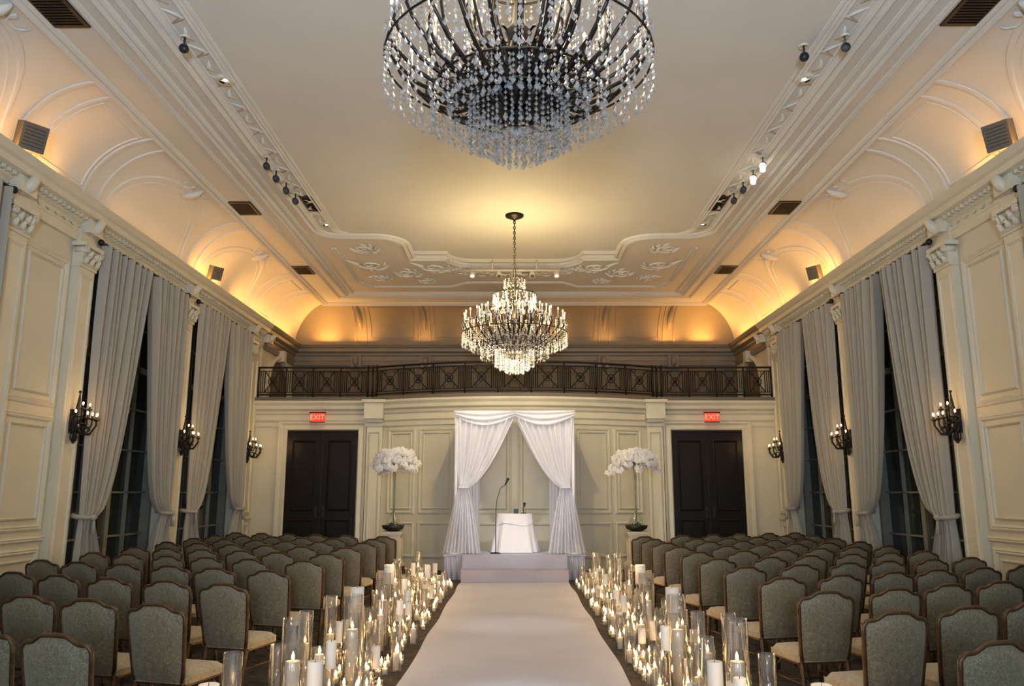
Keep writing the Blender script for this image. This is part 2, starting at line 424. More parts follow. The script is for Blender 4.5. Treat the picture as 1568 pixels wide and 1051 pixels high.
for side in 'LR':
    M=coveM(side)
    for p in PIL+[2.1,-1.6,19.9]:
        for d in(-.2,.2):
            b.mould(M,[(p+d,v/10*.98+.01) for v in range(11)],[(-.035,0),(-.03,.025),(.03,.025),(.035,0)])
    for (a,c) in WIN+[(2.4,5.5)]:
        m=(a+c)/2; hw=(c-a)/2-.05
        for q,kk in((1,1),(.9,.5)):
            pts=[(m-q*hw*cos(t),.02+q*.78*sin(t)**.8) for t in [pi*j/24 for j in range(25)]]
            b.mould(M,pts,[(-.03*kk,0),(-.02*kk,.02*kk),(.02*kk,.02*kk),(.03*kk,0)])
        b.tube([M(m,.70,.01),M(m,.78,.05),M(m,.86,.05),M(m,.93,.01)],[.04,.07,.06,.02],6)
        for k in(-1,1):
            b.tube([M(m+k*(.12+.32*t/9+.07*cos(t*.9)),.84+.05*sin(t*.9),.012) for t in range(10)],[.025-.0018*t for t in range(10)],5)
    for (a,c) in ((9.75,10.8),(18.7,19.7)):
        b.mould(M,sub([(a,.15),(a,.85),(c,.85),(c,.15)],.08,True),[(-.02,0),(-.01,.02),(.01,.02),(.02,0)],True)
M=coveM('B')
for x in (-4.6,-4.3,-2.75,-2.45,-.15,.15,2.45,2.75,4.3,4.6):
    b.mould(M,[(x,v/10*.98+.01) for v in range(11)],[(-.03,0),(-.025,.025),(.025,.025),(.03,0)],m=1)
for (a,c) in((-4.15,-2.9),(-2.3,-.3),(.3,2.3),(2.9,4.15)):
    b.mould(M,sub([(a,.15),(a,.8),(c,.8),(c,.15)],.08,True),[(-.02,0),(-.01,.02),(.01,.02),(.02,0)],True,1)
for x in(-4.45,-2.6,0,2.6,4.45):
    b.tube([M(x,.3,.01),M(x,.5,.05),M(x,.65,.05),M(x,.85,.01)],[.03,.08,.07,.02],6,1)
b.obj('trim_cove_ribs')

# ceiling mouldings
b=B([M_ceil])
MC=lambda u,v,w:(u,v,HT-w)
BIG=[(-.10,0),(-.10,.03),(-.06,.07),(-.02,.05),(0,.02),(.03,.05),(.07,.03),(.09,0)]
b.mould(MC,rect(-FX+.02,NY,FX-.02,FY-.02),BIG,True)
b.mould(MC,rect(-4.72,NY+.4,4.72,20.5),[(d*.35,w*.5) for d,w in BIG],True)
b.mould(MC,rect(-4.45,NY+.6,4.45,20.2),[(d*.8,w*.9) for d,w in BIG],True)
b.mould(MC,rect(-4.25,NY+.8,4.25,20.0),[(d*.3,w*.4) for d,w in BIG],True)
def mirror(l): return l+[(-x,y) for x,y in reversed(l)]
def arc(cx,cy,r,a0,a1,n=8): return [(cx+r*cos(radians(a0+(a1-a0)*i/n)),cy+r*sin(radians(a0+(a1-a0)*i/n))) for i in range(n+1)]
for off,k in((0,1.0),(.10,.3),(.36,.5),(.44,.25)):
    x=3.98-off
    l=[(-x,NY+.9+off),(-x,14.9)]+arc(-x+.45,14.9,.45,180,90,6)+[(-2.9,15.35)]+arc(-2.9,15.95-off*.5,.6-off*.5,-90,0,6)[1:]+[(-2.3+off*.0,16.9-off)]+[(-1.5,16.9-off)]+arc(-.9,16.9-off,.6,180,90,6)[1:]+[(-.3,17.5-off)]
    b.mould(MC,mirror(l),[(d*k,w*k) for d,w in BIG],True)
b.mould(MC,mirror([(-3.9,16.2),(-3.9,18.9),(-3.6,19.4),(-1.6,19.4),(-1.2,19.0),(-.5,19.0)]),[(d*.5,w*.5) for d,w in BIG])
def scroll(cx,cy,r,fx,rot=0,k=1.0):
    pts=[]
    for j in range(34):
        a=j*.34; rr=r*(1-j/35)
        pts.append((cx+fx*(rr*cos(a+rot)),cy+rr*sin(a+rot),HT-.006))
    b.tube(pts,[.032*k*(1-j/50) for j in range(34)],5)
    pts=[(cx+fx*(r*cos(rot)+r*.8*t*sin(t*1.5+rot)),cy+r*sin(rot)-r*1.5*t,HT-.006) for t in [j/7 for j in range(8)]]
    b.tube(pts,[.03*k,.055*k,.065*k,.055*k,.04*k,.03*k,.015*k,.006],6,0,True,.7)
    for q in range(5):
        a=rot+1.2+q*.5; b.tube([(cx+fx*r*cos(a),cy+r*sin(a),HT-.004),(cx+fx*r*1.35*cos(a+.2),cy+r*1.35*sin(a+.2),HT-.02),(cx+fx*r*1.6*cos(a+.5),cy+r*1.6*sin(a+.5),HT-.004)],[.012*k,.035*k,.008],5,0,True,.7)
for sx in(-1,1):
    for (cx,cy,r,ro) in((1.9,17.7,.28,0),(1.25,18.1,.22,2),(2.6,18.2,.26,1),(.75,18.3,.2,3),(3.3,16.3,.24,1),(3.35,17.5,.28,0),(3.3,18.7,.22,2),(2.2,18.9,.16,1)):
        scroll(sx*cx,cy,r,sx,ro,1.2)
    for t in range(14):
        q=t/13; x=sx*(.35+1.2*q); y=17.95-.35*sin(pi*q); b.sph((x,y,HT-.01),.06,8,0,.6)
    for k in range(46):
        yy=-1.4+k*.35
        b.tube([(sx*(3.80+.06*cos(k*pi)),yy,HT-.003),(sx*(3.74-.06*cos(k*pi)),yy+.14,HT-.012),(sx*(3.80+.06*cos(k*pi)),yy+.28,HT-.003)],[.008,.036,.008],5,0,True,.7)
for k in range(9):
    a=pi*k/8; b.tube([(0,18.2,HT-.01),(.2*cos(a),18.2+.2*sin(a)*.9,HT-.05),(.38*cos(a),18.2+.42*sin(a),HT-.01)],[.02,.06,.02],6,0,True,.7)
b.sph((0,18.15,HT-.02),.12,12,0,.5)
b.obj('trim_ceiling_moulding')

# ------------------------------------------------------------------ back wall (bowed) + balcony
R=7.06; YC=25.56; PH=radians(29.25)
arcp=[(R*sin(-PH+2*PH*i/32),YC-R*cos(-PH+2*PH*i/32)) for i in range(33)]
BP=[(-W,D1)]+arcp+[(W,D1)]
b=B([M_wall,M_trim]); b.mould(MP,arcp,[(0,0),(0,3.98)],caps=False)
MA=lambda u,v,w:((R+w)*sin(u/R),YC-(R+w)*cos(u/R),v)
for k in(-1,1):
    for (u0,u1) in((3.15,2.45),(2.3,1.45),(1.3,.1)):
        for (z0,z1) in((.3,1.05),(1.3,3.25)):
            a,c=sorted((k*u0,k*u1))
            b.mould(MA,sub(rect(a,z0,c,z1),.12,True),frs(.8),True,1)
            if z0>1: b.mould(MA,sub(rect(a+.09,z0+.09,c-.09,z1-.09),.12,True),frs(.35),True,1)
    b.box((k*3.42,D1-.08,1.75),(.38,.26,3.5),1); b.box((k*3.42,D1-.1,.15),(.44,.3,.3),1); b.box((k*3.42,D1-.1,3.40),(.44,.32,.08),1)
    b.mould(lambda u,v,w:(u,D1-.21-w,v),rect(k*3.42-.12,.45,k*3.42+.12,3.2),frs(.5),True,1)
b.obj('wall_back_bow')
b=B([M_wall]); b.mould(MP,[BP[0],BP[1]],[(0,0),(0,3.98)],caps=False); b.mould(MP,[BP[-2],BP[-1]],[(0,0),(0,3.98)],caps=False)
b.obj('wall_back')
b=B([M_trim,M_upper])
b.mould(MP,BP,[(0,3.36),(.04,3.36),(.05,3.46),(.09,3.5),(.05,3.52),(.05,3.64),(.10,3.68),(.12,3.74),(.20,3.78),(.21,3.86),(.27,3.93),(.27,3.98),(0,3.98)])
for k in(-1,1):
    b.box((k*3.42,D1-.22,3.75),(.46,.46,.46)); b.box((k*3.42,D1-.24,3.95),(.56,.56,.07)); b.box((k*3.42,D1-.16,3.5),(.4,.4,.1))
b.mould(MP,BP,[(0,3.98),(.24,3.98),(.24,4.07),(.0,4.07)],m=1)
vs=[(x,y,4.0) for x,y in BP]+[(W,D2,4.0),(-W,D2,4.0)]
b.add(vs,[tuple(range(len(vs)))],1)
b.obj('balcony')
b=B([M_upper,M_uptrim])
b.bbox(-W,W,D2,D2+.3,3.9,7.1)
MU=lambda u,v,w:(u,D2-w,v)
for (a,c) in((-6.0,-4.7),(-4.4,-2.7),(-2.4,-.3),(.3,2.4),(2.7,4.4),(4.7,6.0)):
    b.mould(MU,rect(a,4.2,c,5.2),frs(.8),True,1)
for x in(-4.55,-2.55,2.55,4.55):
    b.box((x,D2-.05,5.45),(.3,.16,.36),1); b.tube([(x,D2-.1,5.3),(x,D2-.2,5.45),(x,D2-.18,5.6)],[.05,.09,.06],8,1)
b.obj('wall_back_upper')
for sd in(-1,1):
    b=B([M_trim,M_upper]); MS=lambda u,v,w:(sd*(W-w),u,v)
    c=20.85; hw=1.0
    pts=[(c-hw,4.0),(c-hw,4.45)]+[(c-hw*cos(t),4.45+.85*sin(t)) for t in [pi*j/16 for j in range(1,16)]]+[(c+hw,4.45),(c+hw,4.0)]
    b.add([MS(u,v,.01) for u,v in pts],[tuple(range(len(pts)))],1)
    b.mould(MS,pts,[(-.08,0),(-.08,.12),(-.02,.15),(.04,.12),(.06,.05),(.06,0)])
    b.box((sd*(W-.1),c,5.36),(.2,.22,.3))
    b.mould(MS,[(19.45,4.0),(19.45,5.36)],[(-.05,0),(-.05,.04),(.05,.04),(.05,0)])
    b.obj('trim_balcony_arch')

# railing
b=B([M_iron])
RO=.14
RP=[(-W+.03,D1-RO)]+[((R+RO)*sin(-PH+2*PH*i/64),YC-(R+RO)*cos(-PH+2*PH*i/64)) for i in range(65)]+[(W-.03,D1-RO)]
cum=[0]
for i in range(1,len(RP)): cum.append(cum[-1]+sqrt((RP[i][0]-RP[i-1][0])**2+(RP[i][1]-RP[i-1][1])**2))
LT=cum[-1]
def at(s,z):
    s=max(0,min(LT,s))
    for i in range(1,len(cum)):
        if s<=cum[i]+1e-9:
            t=(s-cum[i-1])/(cum[i]-cum[i-1]); a=RP[i-1]; c=RP[i]
            return (a[0]+(c[0]-a[0])*t,a[1]+(c[1]-a[1])*t,z)
Z0,Z1=4.14,4.82
def bar(s0,z0,s1,z1,r=.011,n=4):
    k=max(1,int(abs(s1-s0)/.25)); b.tube([at(s0+(s1-s0)*i/k,z0+(z1-z0)*i/k) for i in range(k+1)],r,n)
for z,r in((Z1,.026),(Z1-.09,.013),(Z0,.02),(Z0+.06,.012)):
    b.tube([at(LT*i/120,z) for i in range(121)],r,6)
sL=cum[1]; sR=cum[-2]
def section(s0,s1,n):
    w=(s1-s0)/n
    for i in range(n+1):
        s=s0+i*w; b.tube([at(s,4.07),at(s,Z1+.02)],.022,6)
    for i in range(n):
        a=s0+i*w; 
        for t in(.05,.10,w-.10,w-.05): bar(a+t,Z0+.06,a+t,Z1-.09,.012)
        x0,x1=a+.15,a+w-.15; za,zb=Z0+.06,Z1-.09; cx=(x0+x1)/2; cz=(za+zb)/2
        for q in (x0,x1): bar(q,za,q,zb,.013)
        bar(x0,za,x1,zb,.014); bar(x0,zb,x1,za,.014)
        rr=.10
        b.tube([at(cx+rr*cos(t),cz+rr*sin(t)) for t in [2*pi*j/12 for j in range(13)]],.015,5)
        b.tube([at(cx+.04*cos(t),cz+.04*sin(t)) for t in [2*pi*j/8 for j in range(9)]],.018,5)
        for q in(.25,.75): 
            xx=x0+(x1-x0)*q; bar(xx,za,xx,za+.10,.009); bar(xx,zb-.10,xx,zb,.009)
section(0.02,sL-.12,4); section(sL+.12,sR-.12,9); section(sR+.12,LT-.02,4)
for s in(sL,sR):
    for d in(-.12,0,.12): b.tube([at(s+d,4.07),at(s+d,Z1+.05)],.03,6)
b.obj('balcony_railing')

# doors
for i,k in enumerate((-1,1)):
    e=bpy.data.objects.new('door_%d'%(i+1),None); COL.objects.link(e); e.location=(k*4.72,D1,0)
    w=.87; H=3.27
    b=B([M_trim]); ML=lambda u,v,ww:(u,-ww,v)
    b.mould(ML,[(-w,.0),(-w,H),(w,H),(w,.0)],[(.0,0),(.0,.06),(-.03,.09),(-.12,.07),(-.17,.12),(-.21,.12),(-.21,0)])
    b.obj('door_casing',parent=e)
    b=B([M_door,M_black])
    for s in(-1,1):
        c=s*w/2
        b.box((c,-.02,H/2),(w-.01,.036,H))
        for (z0,z1) in((.25,1.1),(1.35,3.0)):
            b.mould(lambda u,v,ww:(u,-.038-ww,v),rect(c-.27,z0,c+.27,z1),frs(.7,.7),True)
        b.box((s*.09,-.055,1.3),(.06,.03,.26),1)
        b.tube([(s*.09,-.07,1.33),(s*.09,-.11,1.33),(s*.2,-.11,1.33)],.012,6,1)
    b.obj('door_leaves',parent=e)
    e=bpy.data.objects.new('exit_sign',None); COL.objects.link(e); e.location=(k*4.80,D1-.32,3.56)
    b=B([M_exit,M_black]); b.box((0,0,0),(.34,.05,.20)); b.box((0,.0,.12),(.4,.07,.03),1); b.box((0,.0,-.11),(.36,.06,.02),1)
    b.tube([(0,0.02,.0),(0,.22,.0)],.03,6,1)
    b.obj('sign_panel',parent=e)
    cu=bpy.data.curves.new('exit_text','FONT'); cu.body='EXIT'; cu.size=.17; cu.extrude=.004; cu.align_x='CENTER'; cu.align_y='CENTER'
    cu.materials.append(M_red); t=bpy.data.objects.new('exit_text',cu); COL.objects.link(t); t.parent=e
    t.location=(0,-.031,0); t.rotation_euler=(pi/2,0,0)

# ------------------------------------------------------------------ ceiling fixtures
def vent(x,y,w,l):
    b=B([M_black,M_bronze]); 
    b.mould(lambda u,v,ww:(u,v,-ww),rect(-w/2,-l/2,w/2,l/2),[(-.03,0),(-.02,.02),(.02,.02),(.03,0)],True,1)
    b.box((0,0,-.004),(w,l,.004),0)
    n=int(l/.05)
    for i in range(n): b.box((0,-l/2+(i+.5)*l/n,-.012),(w,.012,.014),1)
    b.obj('ceiling_air_vent',(x,y,HT-.002))
for sd in(-1,1):
    for y in(7.7,13.8,17.9): vent(sd*5.02,y,.38,.62)
    vent(sd*3.72,13.55,.2,.7) 
    for y in(9.2,14.7,4.2,1.5):
        b=B([M_trim,M_black,M_spot]); b.lathe((0,0,0),[(.075,-.03),(.115,-.035),(.13,-.012),(.13,0)],20,0)
        b.lathe((0,0,0),[(.001,-.006),(.078,-.02)],16,1); b.sph((0,0,-.012),.025,8,2,.5)
        b.obj('recessed_downlight',(sd*3.70,y,HT))
    for j,(x,y) in enumerate(((3.80,8.2),(3.88,11.5),(3.88,12.0),(3.86,12.5),(3.84,13.0),(3.4,8.4))):
        lit=(sd>0 and j in(1,2))
        if j==5 and sd<0: continue
        b=B([M_black if (sd<0 or j>2) else M_grey,M_spot if lit else M_glass,M_trim])
        b.lathe((0,0,0),[(.05,-.02),(.06,0)],12,2); b.tube([(0,0,0),(0,0,-.09)],.012,6,0)
        Rm=Matrix.Translation((0,0,-.14))@Matrix.Rotation(radians(-55),4,'X')@Matrix.Rotation(radians(20*sd),4,'Y')
        b.T=Rm; b.lathe((0,0,0),[(.001,.09),(.04,.09),(.05,.05),(.055,-.07),(.05,-.07)],12,0); b.lathe((0,0,0),[(.001,-.06),(.05,-.06)],12,1)
        b.T=None
        if lit: b.sph((0,.03,-.2),.045,10,1)
        b.obj('ceiling_spotlight',(sd*x,y,HT-.03))
    for y,kk in((9.2,1.0),(15.4,.8)):
        b=B([M_grey,M_black,M_iron]); 
        b.box((0,0,.0),(.2*kk,.3*kk,.34*kk),0)
        b.tube([(.05,0,-.1),(.14,0,-.2)],.02,6,2)
        for q in range(6):
            b.box((-.104*kk,0,(-.11+q*.044)*kk),(.004,.24*kk,.006),2)
        if sd<0: b.v=[(-x,y_,z) for x,y_,z in b.v]; b.f=[f[::-1] for f in b.f]
        me=b.obj('wall_speaker',(sd*(W-.30),y,HC+.22))
        me.rotation_euler=(0,radians(18)*(-sd),radians(35)*(-sd)*-1)
b=B([M_trim,M_dim,M_grey])
b.tube([(-1.0,0,-.25),(1.0,0,-.25)],.03,8)
for x in(-.5,.5): b.tube([(x,0,0),(x,0,-.25)],.018,6)
for x in(-.95,-.35,.1,.4,.95):
    b.T=Matrix.Translation((x,0,-.34))@Matrix.Rotation(radians(-40),4,'X')
    b.lathe((0,0,0),[(.001,.1),(.05,.1),(.06,.03),(.065,-.08),(.045,-.08)],12,0); b.lathe((0,0,0),[(.001,-.06),(.045,-.06)],12,1 if abs(x)>.8 else 2); b.T=None
b.obj('ceiling_track_light_bar',(0,17.1,HT))

# ------------------------------------------------------------------ chandelier
def chandelier():
    b=B([M_bronze,M_cryst,M_candle,M_bulb]); rnd=random.Random(3)
    def strand(p,n,r=.011,h=.035,gap=.04):
        x,y,z=p
        for i in range(n): b.drop((x,y,z-i*gap),r*(1 if i<n-1 else 1.6),h*(1 if i<n-1 else 1.8),1)
    b.lathe((0,0,0),[(.001,-.55),(.05,-.5),(.12,-.44),(.14,-.40),(.07,-.34),(.04,-.2),(.06,-.05),(.10,.05),(.05,.12),(.03,.3),(.06,.42),(.09,.48),(.04,.55),(.025,.75),(.05,.85),(.02,.95),(.012,1.0)],14,0)
    tiers=[(28,.93,-.40,0.0,.0),(20,.66,-.36,.12,.1),(12,.38,-.1,.34,.0)]
    for (n,Rr,z0,zc,off) in tiers:
        for i in range(n):
            a=2*pi*(i+off)/n; ca,sa=cos(a),sin(a)
            prof=[(.08,z0+.04),(Rr*.30,z0-.05),(Rr*.55,z0-.06),(Rr*.80,z0+.06),(Rr*.97,z0+.22 if Rr>.5 else zc-.15),(Rr*1.02,zc-.10),(Rr,zc-.02)]
            b.tube([(r*ca,r*sa,z) for r,z in prof],[.017,.018,.017,.015,.013,.012,.010],5,0)
            b.tube([((Rr*.55+.07*cos(t))*ca,(Rr*.55+.07*cos(t))*sa,z0+.03+.06*sin(t)) for t in [j*.7 for j in range(8)]],[.014,.014,.013,.012,.010,.008,.006,.004],4,0)
            c=(Rr*ca,Rr*sa,zc)
            b.lathe(c,[(.008,-.05),(.02,-.03),(.018,-.01)],6,0)
            b.lathe(c,[(.008,-.03),(.03,-.015),(.045,0),(.04,.006),(.012,.012)],8,1)
            b.tube([c,(c[0],c[1],zc+.13)],.010,6,2); b.sph((c[0],c[1],zc+.165),.012,6,3,2.2)
            for k in range(5):
                q=a+2*pi*k/5; strand((c[0]+.042*cos(q),c[1]+.042*sin(q),zc-.005),1,.009,.05)
            for fr,ln in((.35,2),(.55,2),(.68,2),(.8,3),(.9,3),(.98,4)):
                rr=Rr*fr; zz=z0-.06+ (0 if fr<.6 else (.03 if fr<.7 else (.1 if fr<.85 else .17)))
                strand((rr*ca,rr*sa,zz),ln,.011,.036)
    for Rr,z,m in((.97,-.2,0),(.62,-.44,0),(.36,-.50,0),(.40,.55,0)):
        b.tube([(Rr*cos(t),Rr*sin(t),z) for t in [2*pi*j/48 for j in range(49)]],.009,5,m,False)
    for Rr,z,n,ln in((.97,-.2,72,5),(.80,-.36,50,3),(.62,-.44,46,5),(.50,-.47,36,4),(.36,-.50,40,7),(.27,-.60,32,6),(.17,-.66,20,6),(.08,-.70,8,5),(.40,.55,30,3)):
        for i in range(n):
            a=2*pi*(i+rnd.random()*.4)/n; strand((Rr*cos(a),Rr*sin(a),z-rnd.random()*.03),ln,.012,.036)
    for i in range(28):
        a0=2*pi*i/28; a1=2*pi*(i+1)/28
        for j in range(7):
            t=(j+.5)/7; a=a0+(a1-a0)*t; z=-.02-.12*sin(pi*t); b.drop((.94*cos(a),.94*sin(a),z),.009,.022,1)
    for i in range(14):
        a=2*pi*i/14
        for j in range(16):
            t=j/15; r=.09+(.60-.09)*t**1.3; z=.95-.75*t-.18*sin(pi*t); b.drop((r*cos(a),r*sin(a),z),.009,.03,1)
        b.tube([(.03*cos(a),.03*sin(a),.80),(.14*cos(a),.14*sin(a),.92),(.2*cos(a),.2*sin(a),.84)],.008,4,0)
        strand((.2*cos(a),.2*sin(a),.84),4)
    for (n,ri,ro,z,sc) in((16,.05,.27,-.50,1.0),(20,.26,.50,-.42,1.0)):
        for i in range(n):
            a=2*pi*(i+.3*sc)/n
            b.tube([(ri*cos(a),ri*sin(a),z),(( .6*ri+.4*ro)*cos(a),(.6*ri+.4*ro)*sin(a),z-.07),((.2*ri+.8*ro)*cos(a),(.2*ri+.8*ro)*sin(a),z-.02),(ro*cos(a),ro*sin(a),z+.09)],[.02*sc,.036*sc,.028*sc,.006],5,0,True,.5)
    b.sph((0,0,-.74),.05,10,1); b.tube([(0,0,-.5),(0,0,-.72)],.012,6,0)
    z=1.0; k=0
    while z<HT-4.84-.08:
        pl=[(.018*cos(t),0,z+.03+.032*sin(t)) if k%2==0 else (0,.018*cos(t),z+.03+.032*sin(t)) for t in [2*pi*j/8 for j in range(9)]]
        b.tube(pl,.010,5,0,False); z+=.052; k+=1
    b.lathe((0,0,HT-4.84),[(.02,-.12),(.03,-.09),(.11,-.06),(.17,-.03),(.18,0)],20,0)
    return b
cb=chandelier(); o1=cb.obj('crystal_chandelier',(.03,5.03,4.90)); o2=place(o1.data,'crystal_chandelier',(0,14.2,4.84),.1)
o1.scale=(.96,.96,(HT-4.90)/(HT-4.84))

# ------------------------------------------------------------------ chairs
def chair():
    b=B([M_back,M_gold,M_seat])
    z0,wb,wt=.40,.190,.228
    def ss(t): t=max(0,min(1,t)); return t*t*(3-2*t)
    def outline(u):
        a=abs(u); return .945-.008*a-.042*ss((a-.30)/.42)-.035*max(0,(a-.86)/.14)**2
    def pt(u,v,side):
        x=(wb+(wt-wb)*v**.7)*u; zt=outline(u); z=z0+(zt-z0)*v
        bulge=.028*(1-abs(u)**5)*(1-abs(2*v-1)**6)
        y=-.205-.16*(z-.45)-.05*(1-u*u)*.3+ side*(bulge+.004)
        return (x,y,z)
    b.grid(lambda u,v:pt(2*u-1,v,1),16,10,0); b.grid(lambda u,v:pt(1-2*u,v,-1),16,10,0)
    def e(u,v): 
        p=pt(u,v,0); return (p[0]*1.02,p[1],p[2]+(.004 if v==1 else 0))
    path=[e(-1,j/8) for j in range(9)]+[e(-1+2*j/24,1) for j in range(1,25)]+[e(1,1-j/8) for j in range(1,9)]
    b.tube(path,.015,6,1)
    def st(u,v):
        x=(2*u-1);y=(2*v-1); q=max(abs(x),abs(y)); f=1-q**6
        w=.235-.02*(1-v); return (x*w*(1-.05*abs(y)**6),.02+y*.225,.43+.055*f)
    b.grid(st,10,10,2)
    b.grid(lambda u,v:(lambda a:(max(-1,min(1,1.35*cos(a)))*.232,.02+max(-1,min(1,1.35*sin(a)))*.222,.39+.045*v))(2*pi*u),24,2,2)
    b.box((0,.02,.385),(.44,.42,.03),1)
    for sx in(-1,1):
        b.tube([(sx*.20,.21,.38),(sx*.205,.225,.2),(sx*.21,.235,0)],[.022,.018,.012],6,1)
        b.tube([(sx*.195,-.20,.46),(sx*.195,-.19,.38),(sx*.20,-.22,.2),(sx*.21,-.28,0)],[.018,.019,.015,.011],6,1)
        b.tube([(sx*.202,.21,.22),(sx*.20,-.21,.22)],.009,5,1)
        b.tube([(sx*.19,.2,.30),(sx*.12,.21,.36)],.008,5,1)
    b.tube([(-.2,0,.22),(.2,0,.22)],.009,5,1)
    b.v=[(x*1.06,y*1.04,z*1.0) for x,y,z in b.v]
    return b
cb=chair(); first=None
L=[5.0,6.25,7.55,8.8,10.0,11.15,12.3,13.45,14.45,15.35]
Rr=[4.78,5.89,7.0,8.11,9.22,10.33,11.44,12.5,13.5,14.45,15.38]
def addchair(x,y,rz):
    global first
    if first is None: first=cb.obj('banquet_chair',(x,y,0),rz)
    else: place(first.data,'banquet_chair',(x,y,0),rz)
rn=random.Random(5)
for sd,rows in((-1,L),(1,Rr)):
    for r,y in enumerate(rows):
        for n in range(6):
            x=2.56+.62*n-(.02*r if n==0 else 0); yy=y+.26*n
            if r==len(rows)-1 and n>0: yy+=.15
            if yy>18.3: continue
            addchair(sd*x+rn.uniform(-.02,.02),yy+rn.uniform(-.03,.03),sd*(radians(14)+rn.uniform(-.05,.05)))

# ------------------------------------------------------------------ runner, stage
b=B([M_runner])
def rf(u,v):
    x=-1.08+2.16*u; y=1.0+15.08*v
    return (x+.012*sin(y*2.3)*(1 if u in(0,1) else 0),y,.012+.006*sin(y*3.1+sin(x*2)*1.4)*sin(y*.9))
b.grid(rf,14,160); b.obj('aisle_runner')
b=B([M_stagec])
b.bbox(-1.07,1.07,16.1,16.55,0,.25); b.bbox(-1.07,1.07,16.5,16.75,0,.50)
b.bbox(-1.45,1.45,16.72,18.35,0,.50)
for k in range(28):
    x=-1.4+k*.1037
    if abs(x)>1.1: b.tube([(x,16.715,.01),(x,16.715,.48)],[.03,.012],6)
b.bbox(-1.47,1.47,16.70,16.74,.47,.505)
b.obj('stage_platform_with_steps')

# ------------------------------------------------------------------ wedding canopy
arch=bpy.data.objects.new('draped_wedding_canopy',None); COL.objects.link(arch); arch.location=(0,16.97,.505)
AW=1.25; AD=1.25; AH=2.95
b=B([M_white])
for x in(-AW,AW):
    for y in(0,AD): b.tube([(x,y,0),(x,y,AH)],.035,8); b.lathe((x,y,0),[(.001,.02),(.18,.02),(.18,0)],16)
for y in(0,AD): b.tube([(-AW,y,AH),(AW,y,AH)],.035,8)
for x in(-AW,AW): b.tube([(x,0,AH),(x,AD,AH)],.035,8)
b.obj('frame',parent=arch)
def drape(name,x0,x1top,y,xtie,wtie,ztie,xbot,wbot,plts=9,amp=.035,pw=.7,yv=0):
    b=B([M_sheer])
    def fn(u,v):
        z=AH*v
        if z>ztie:
            t=(z-ztie)/(AH-ztie); a=xtie-wtie/2; c=xtie+wtie/2
            lo=a+(x0-a)*t**.8; hi=c+(x1top-c)*t**pw
            am=amp*(.45+.55*t)
        else:
            t=(ztie-z)/ztie; a=xtie-wtie/2; c=xtie+wtie/2
            e=t**.8; lo=a+(xbot-wbot/2-a)*e; hi=c+(xbot+wbot/2-c)*e; am=amp*(.45+1.0*e)
        x=lo+(hi-lo)*u
        return (x,y-.06*(1-min(1,z/.25))+am*sin(u*2*pi*plts+x0)+am*.5*sin(u*2*pi*plts*.37+z*1.3)-.06*math.exp(-((z-ztie)/.1)**2)*sin(pi*u),max(.012,z))
    b.grid(fn,90,44)
    if ztie>.3:
        b.tube([(xtie+.5*wtie*1.0*cos(q),y+.07*sin(q),ztie) for q in [2*pi*j/14 for j in range(15)]],.026,6,0,False)
    b.obj(name,parent=arch)
drape('front_drape_left',-1.30,.03,-.06,-1.08,.20,1.36,-1.10,.80,10,.05,.66)
drape('front_drape_right',1.30,-.03,-.04,1.08,-.20,1.36,1.10,-.80,10,.05,.66)
drape('back_drape_left',-1.27,-.80,AD,-1.0,.42,.1,-1.0,.42,6,.03)
drape('back_drape_right',1.27,.80,AD,1.0,-.42,.1,1.0,-.42,6,.03)
for sx in(-1,1):
    b=B([M_sheer]); b.grid(lambda u,v:(sx*(AW+.02+.025*sin(u*2*pi*9)),AD*u,AH*v+.012*(1-v)),60,8); b.obj('side_drape',parent=arch)
b=B([M_sheer])
b.grid(lambda u,v:(-AW+2*AW*u,AD*v,AH+.03-.16*sin(pi*u)*sin(pi*v)+.01*sin(u*40)),40,14)
def sw(u,v):
    x=-1.3+2.6*u; d=.12+.20*abs(sin(u*2*pi))
    return (x,-.11+.035*sin(v*16+u*3)-.03*sin(pi*v),AH+.05-v*d)
b.grid(sw,70,18)
b.obj('roof_and_valance',parent=arch)

b=B([M_white])
def tcloth(u,v):
    a=2*pi*u; t=v
    sq=lambda c:(abs(c)**.8)*(1 if c>0 else -1)
    w=.38+.14*t**1.2; d=.30+.14*t**1.2; rip=1+.05*t*sin(a*11)+.04*t*sin(a*6+1)
    return (w*sq(cos(a))*rip,d*sq(sin(a))*rip,.80*(1-t)+.008)
b.grid(tcloth,130,14); b.grid(lambda u,v:tuple(list(Vector(tcloth(u,0)[:2])*v)+[.808]),60,4)
b.grid(lambda u,v:(lambda p:(p[0]*1.02,p[1]*1.05,p[2]+.004-.03*sin(u*2*pi*4)*v))(tcloth(u,v*.28)),90,4)
b.obj('draped_ceremony_table',(0.0,17.5,.502))
def mic(x,y,h,lean,name='microphone_stand',base=.0,k=1):
    b=B([M_black]); b.lathe((0,0,0),[(.001,.03*k),(.02*k,.03*k),(.11*k,.015*k),(.12*k,0)],16)
    b.tube([(0,0,0),(0,0,h*.62)],.010,6); b.tube([(0,0,h*.62),(lean*.15,0,h*.8),(lean*.5,-.01,h*.95),(lean,-.02,h)],.008,6)
    b.tube([(lean,-.02,h),(lean*1.25,-.05,h+.10*k)],[.014,.024],8); b.sph((lean*1.3,-.055,h+.12*k),.03,8)
    b.obj(name,(x,y,base))
mic(-.40,16.98,1.42,.20,base=.505); mic(.19,17.55,.14,.02,'tabletop_microphone',1.312,.6)
b=B([M_black]); b.box((0,0,.05),(.10,.02,.10)); b.box((0,.04,.006),(.10,.08,.012)); b.tube([(0,0.02,.05),(0,.07,.0)],.006,5); b.obj('tabletop_card_holder',(0.03,17.5,1.312))

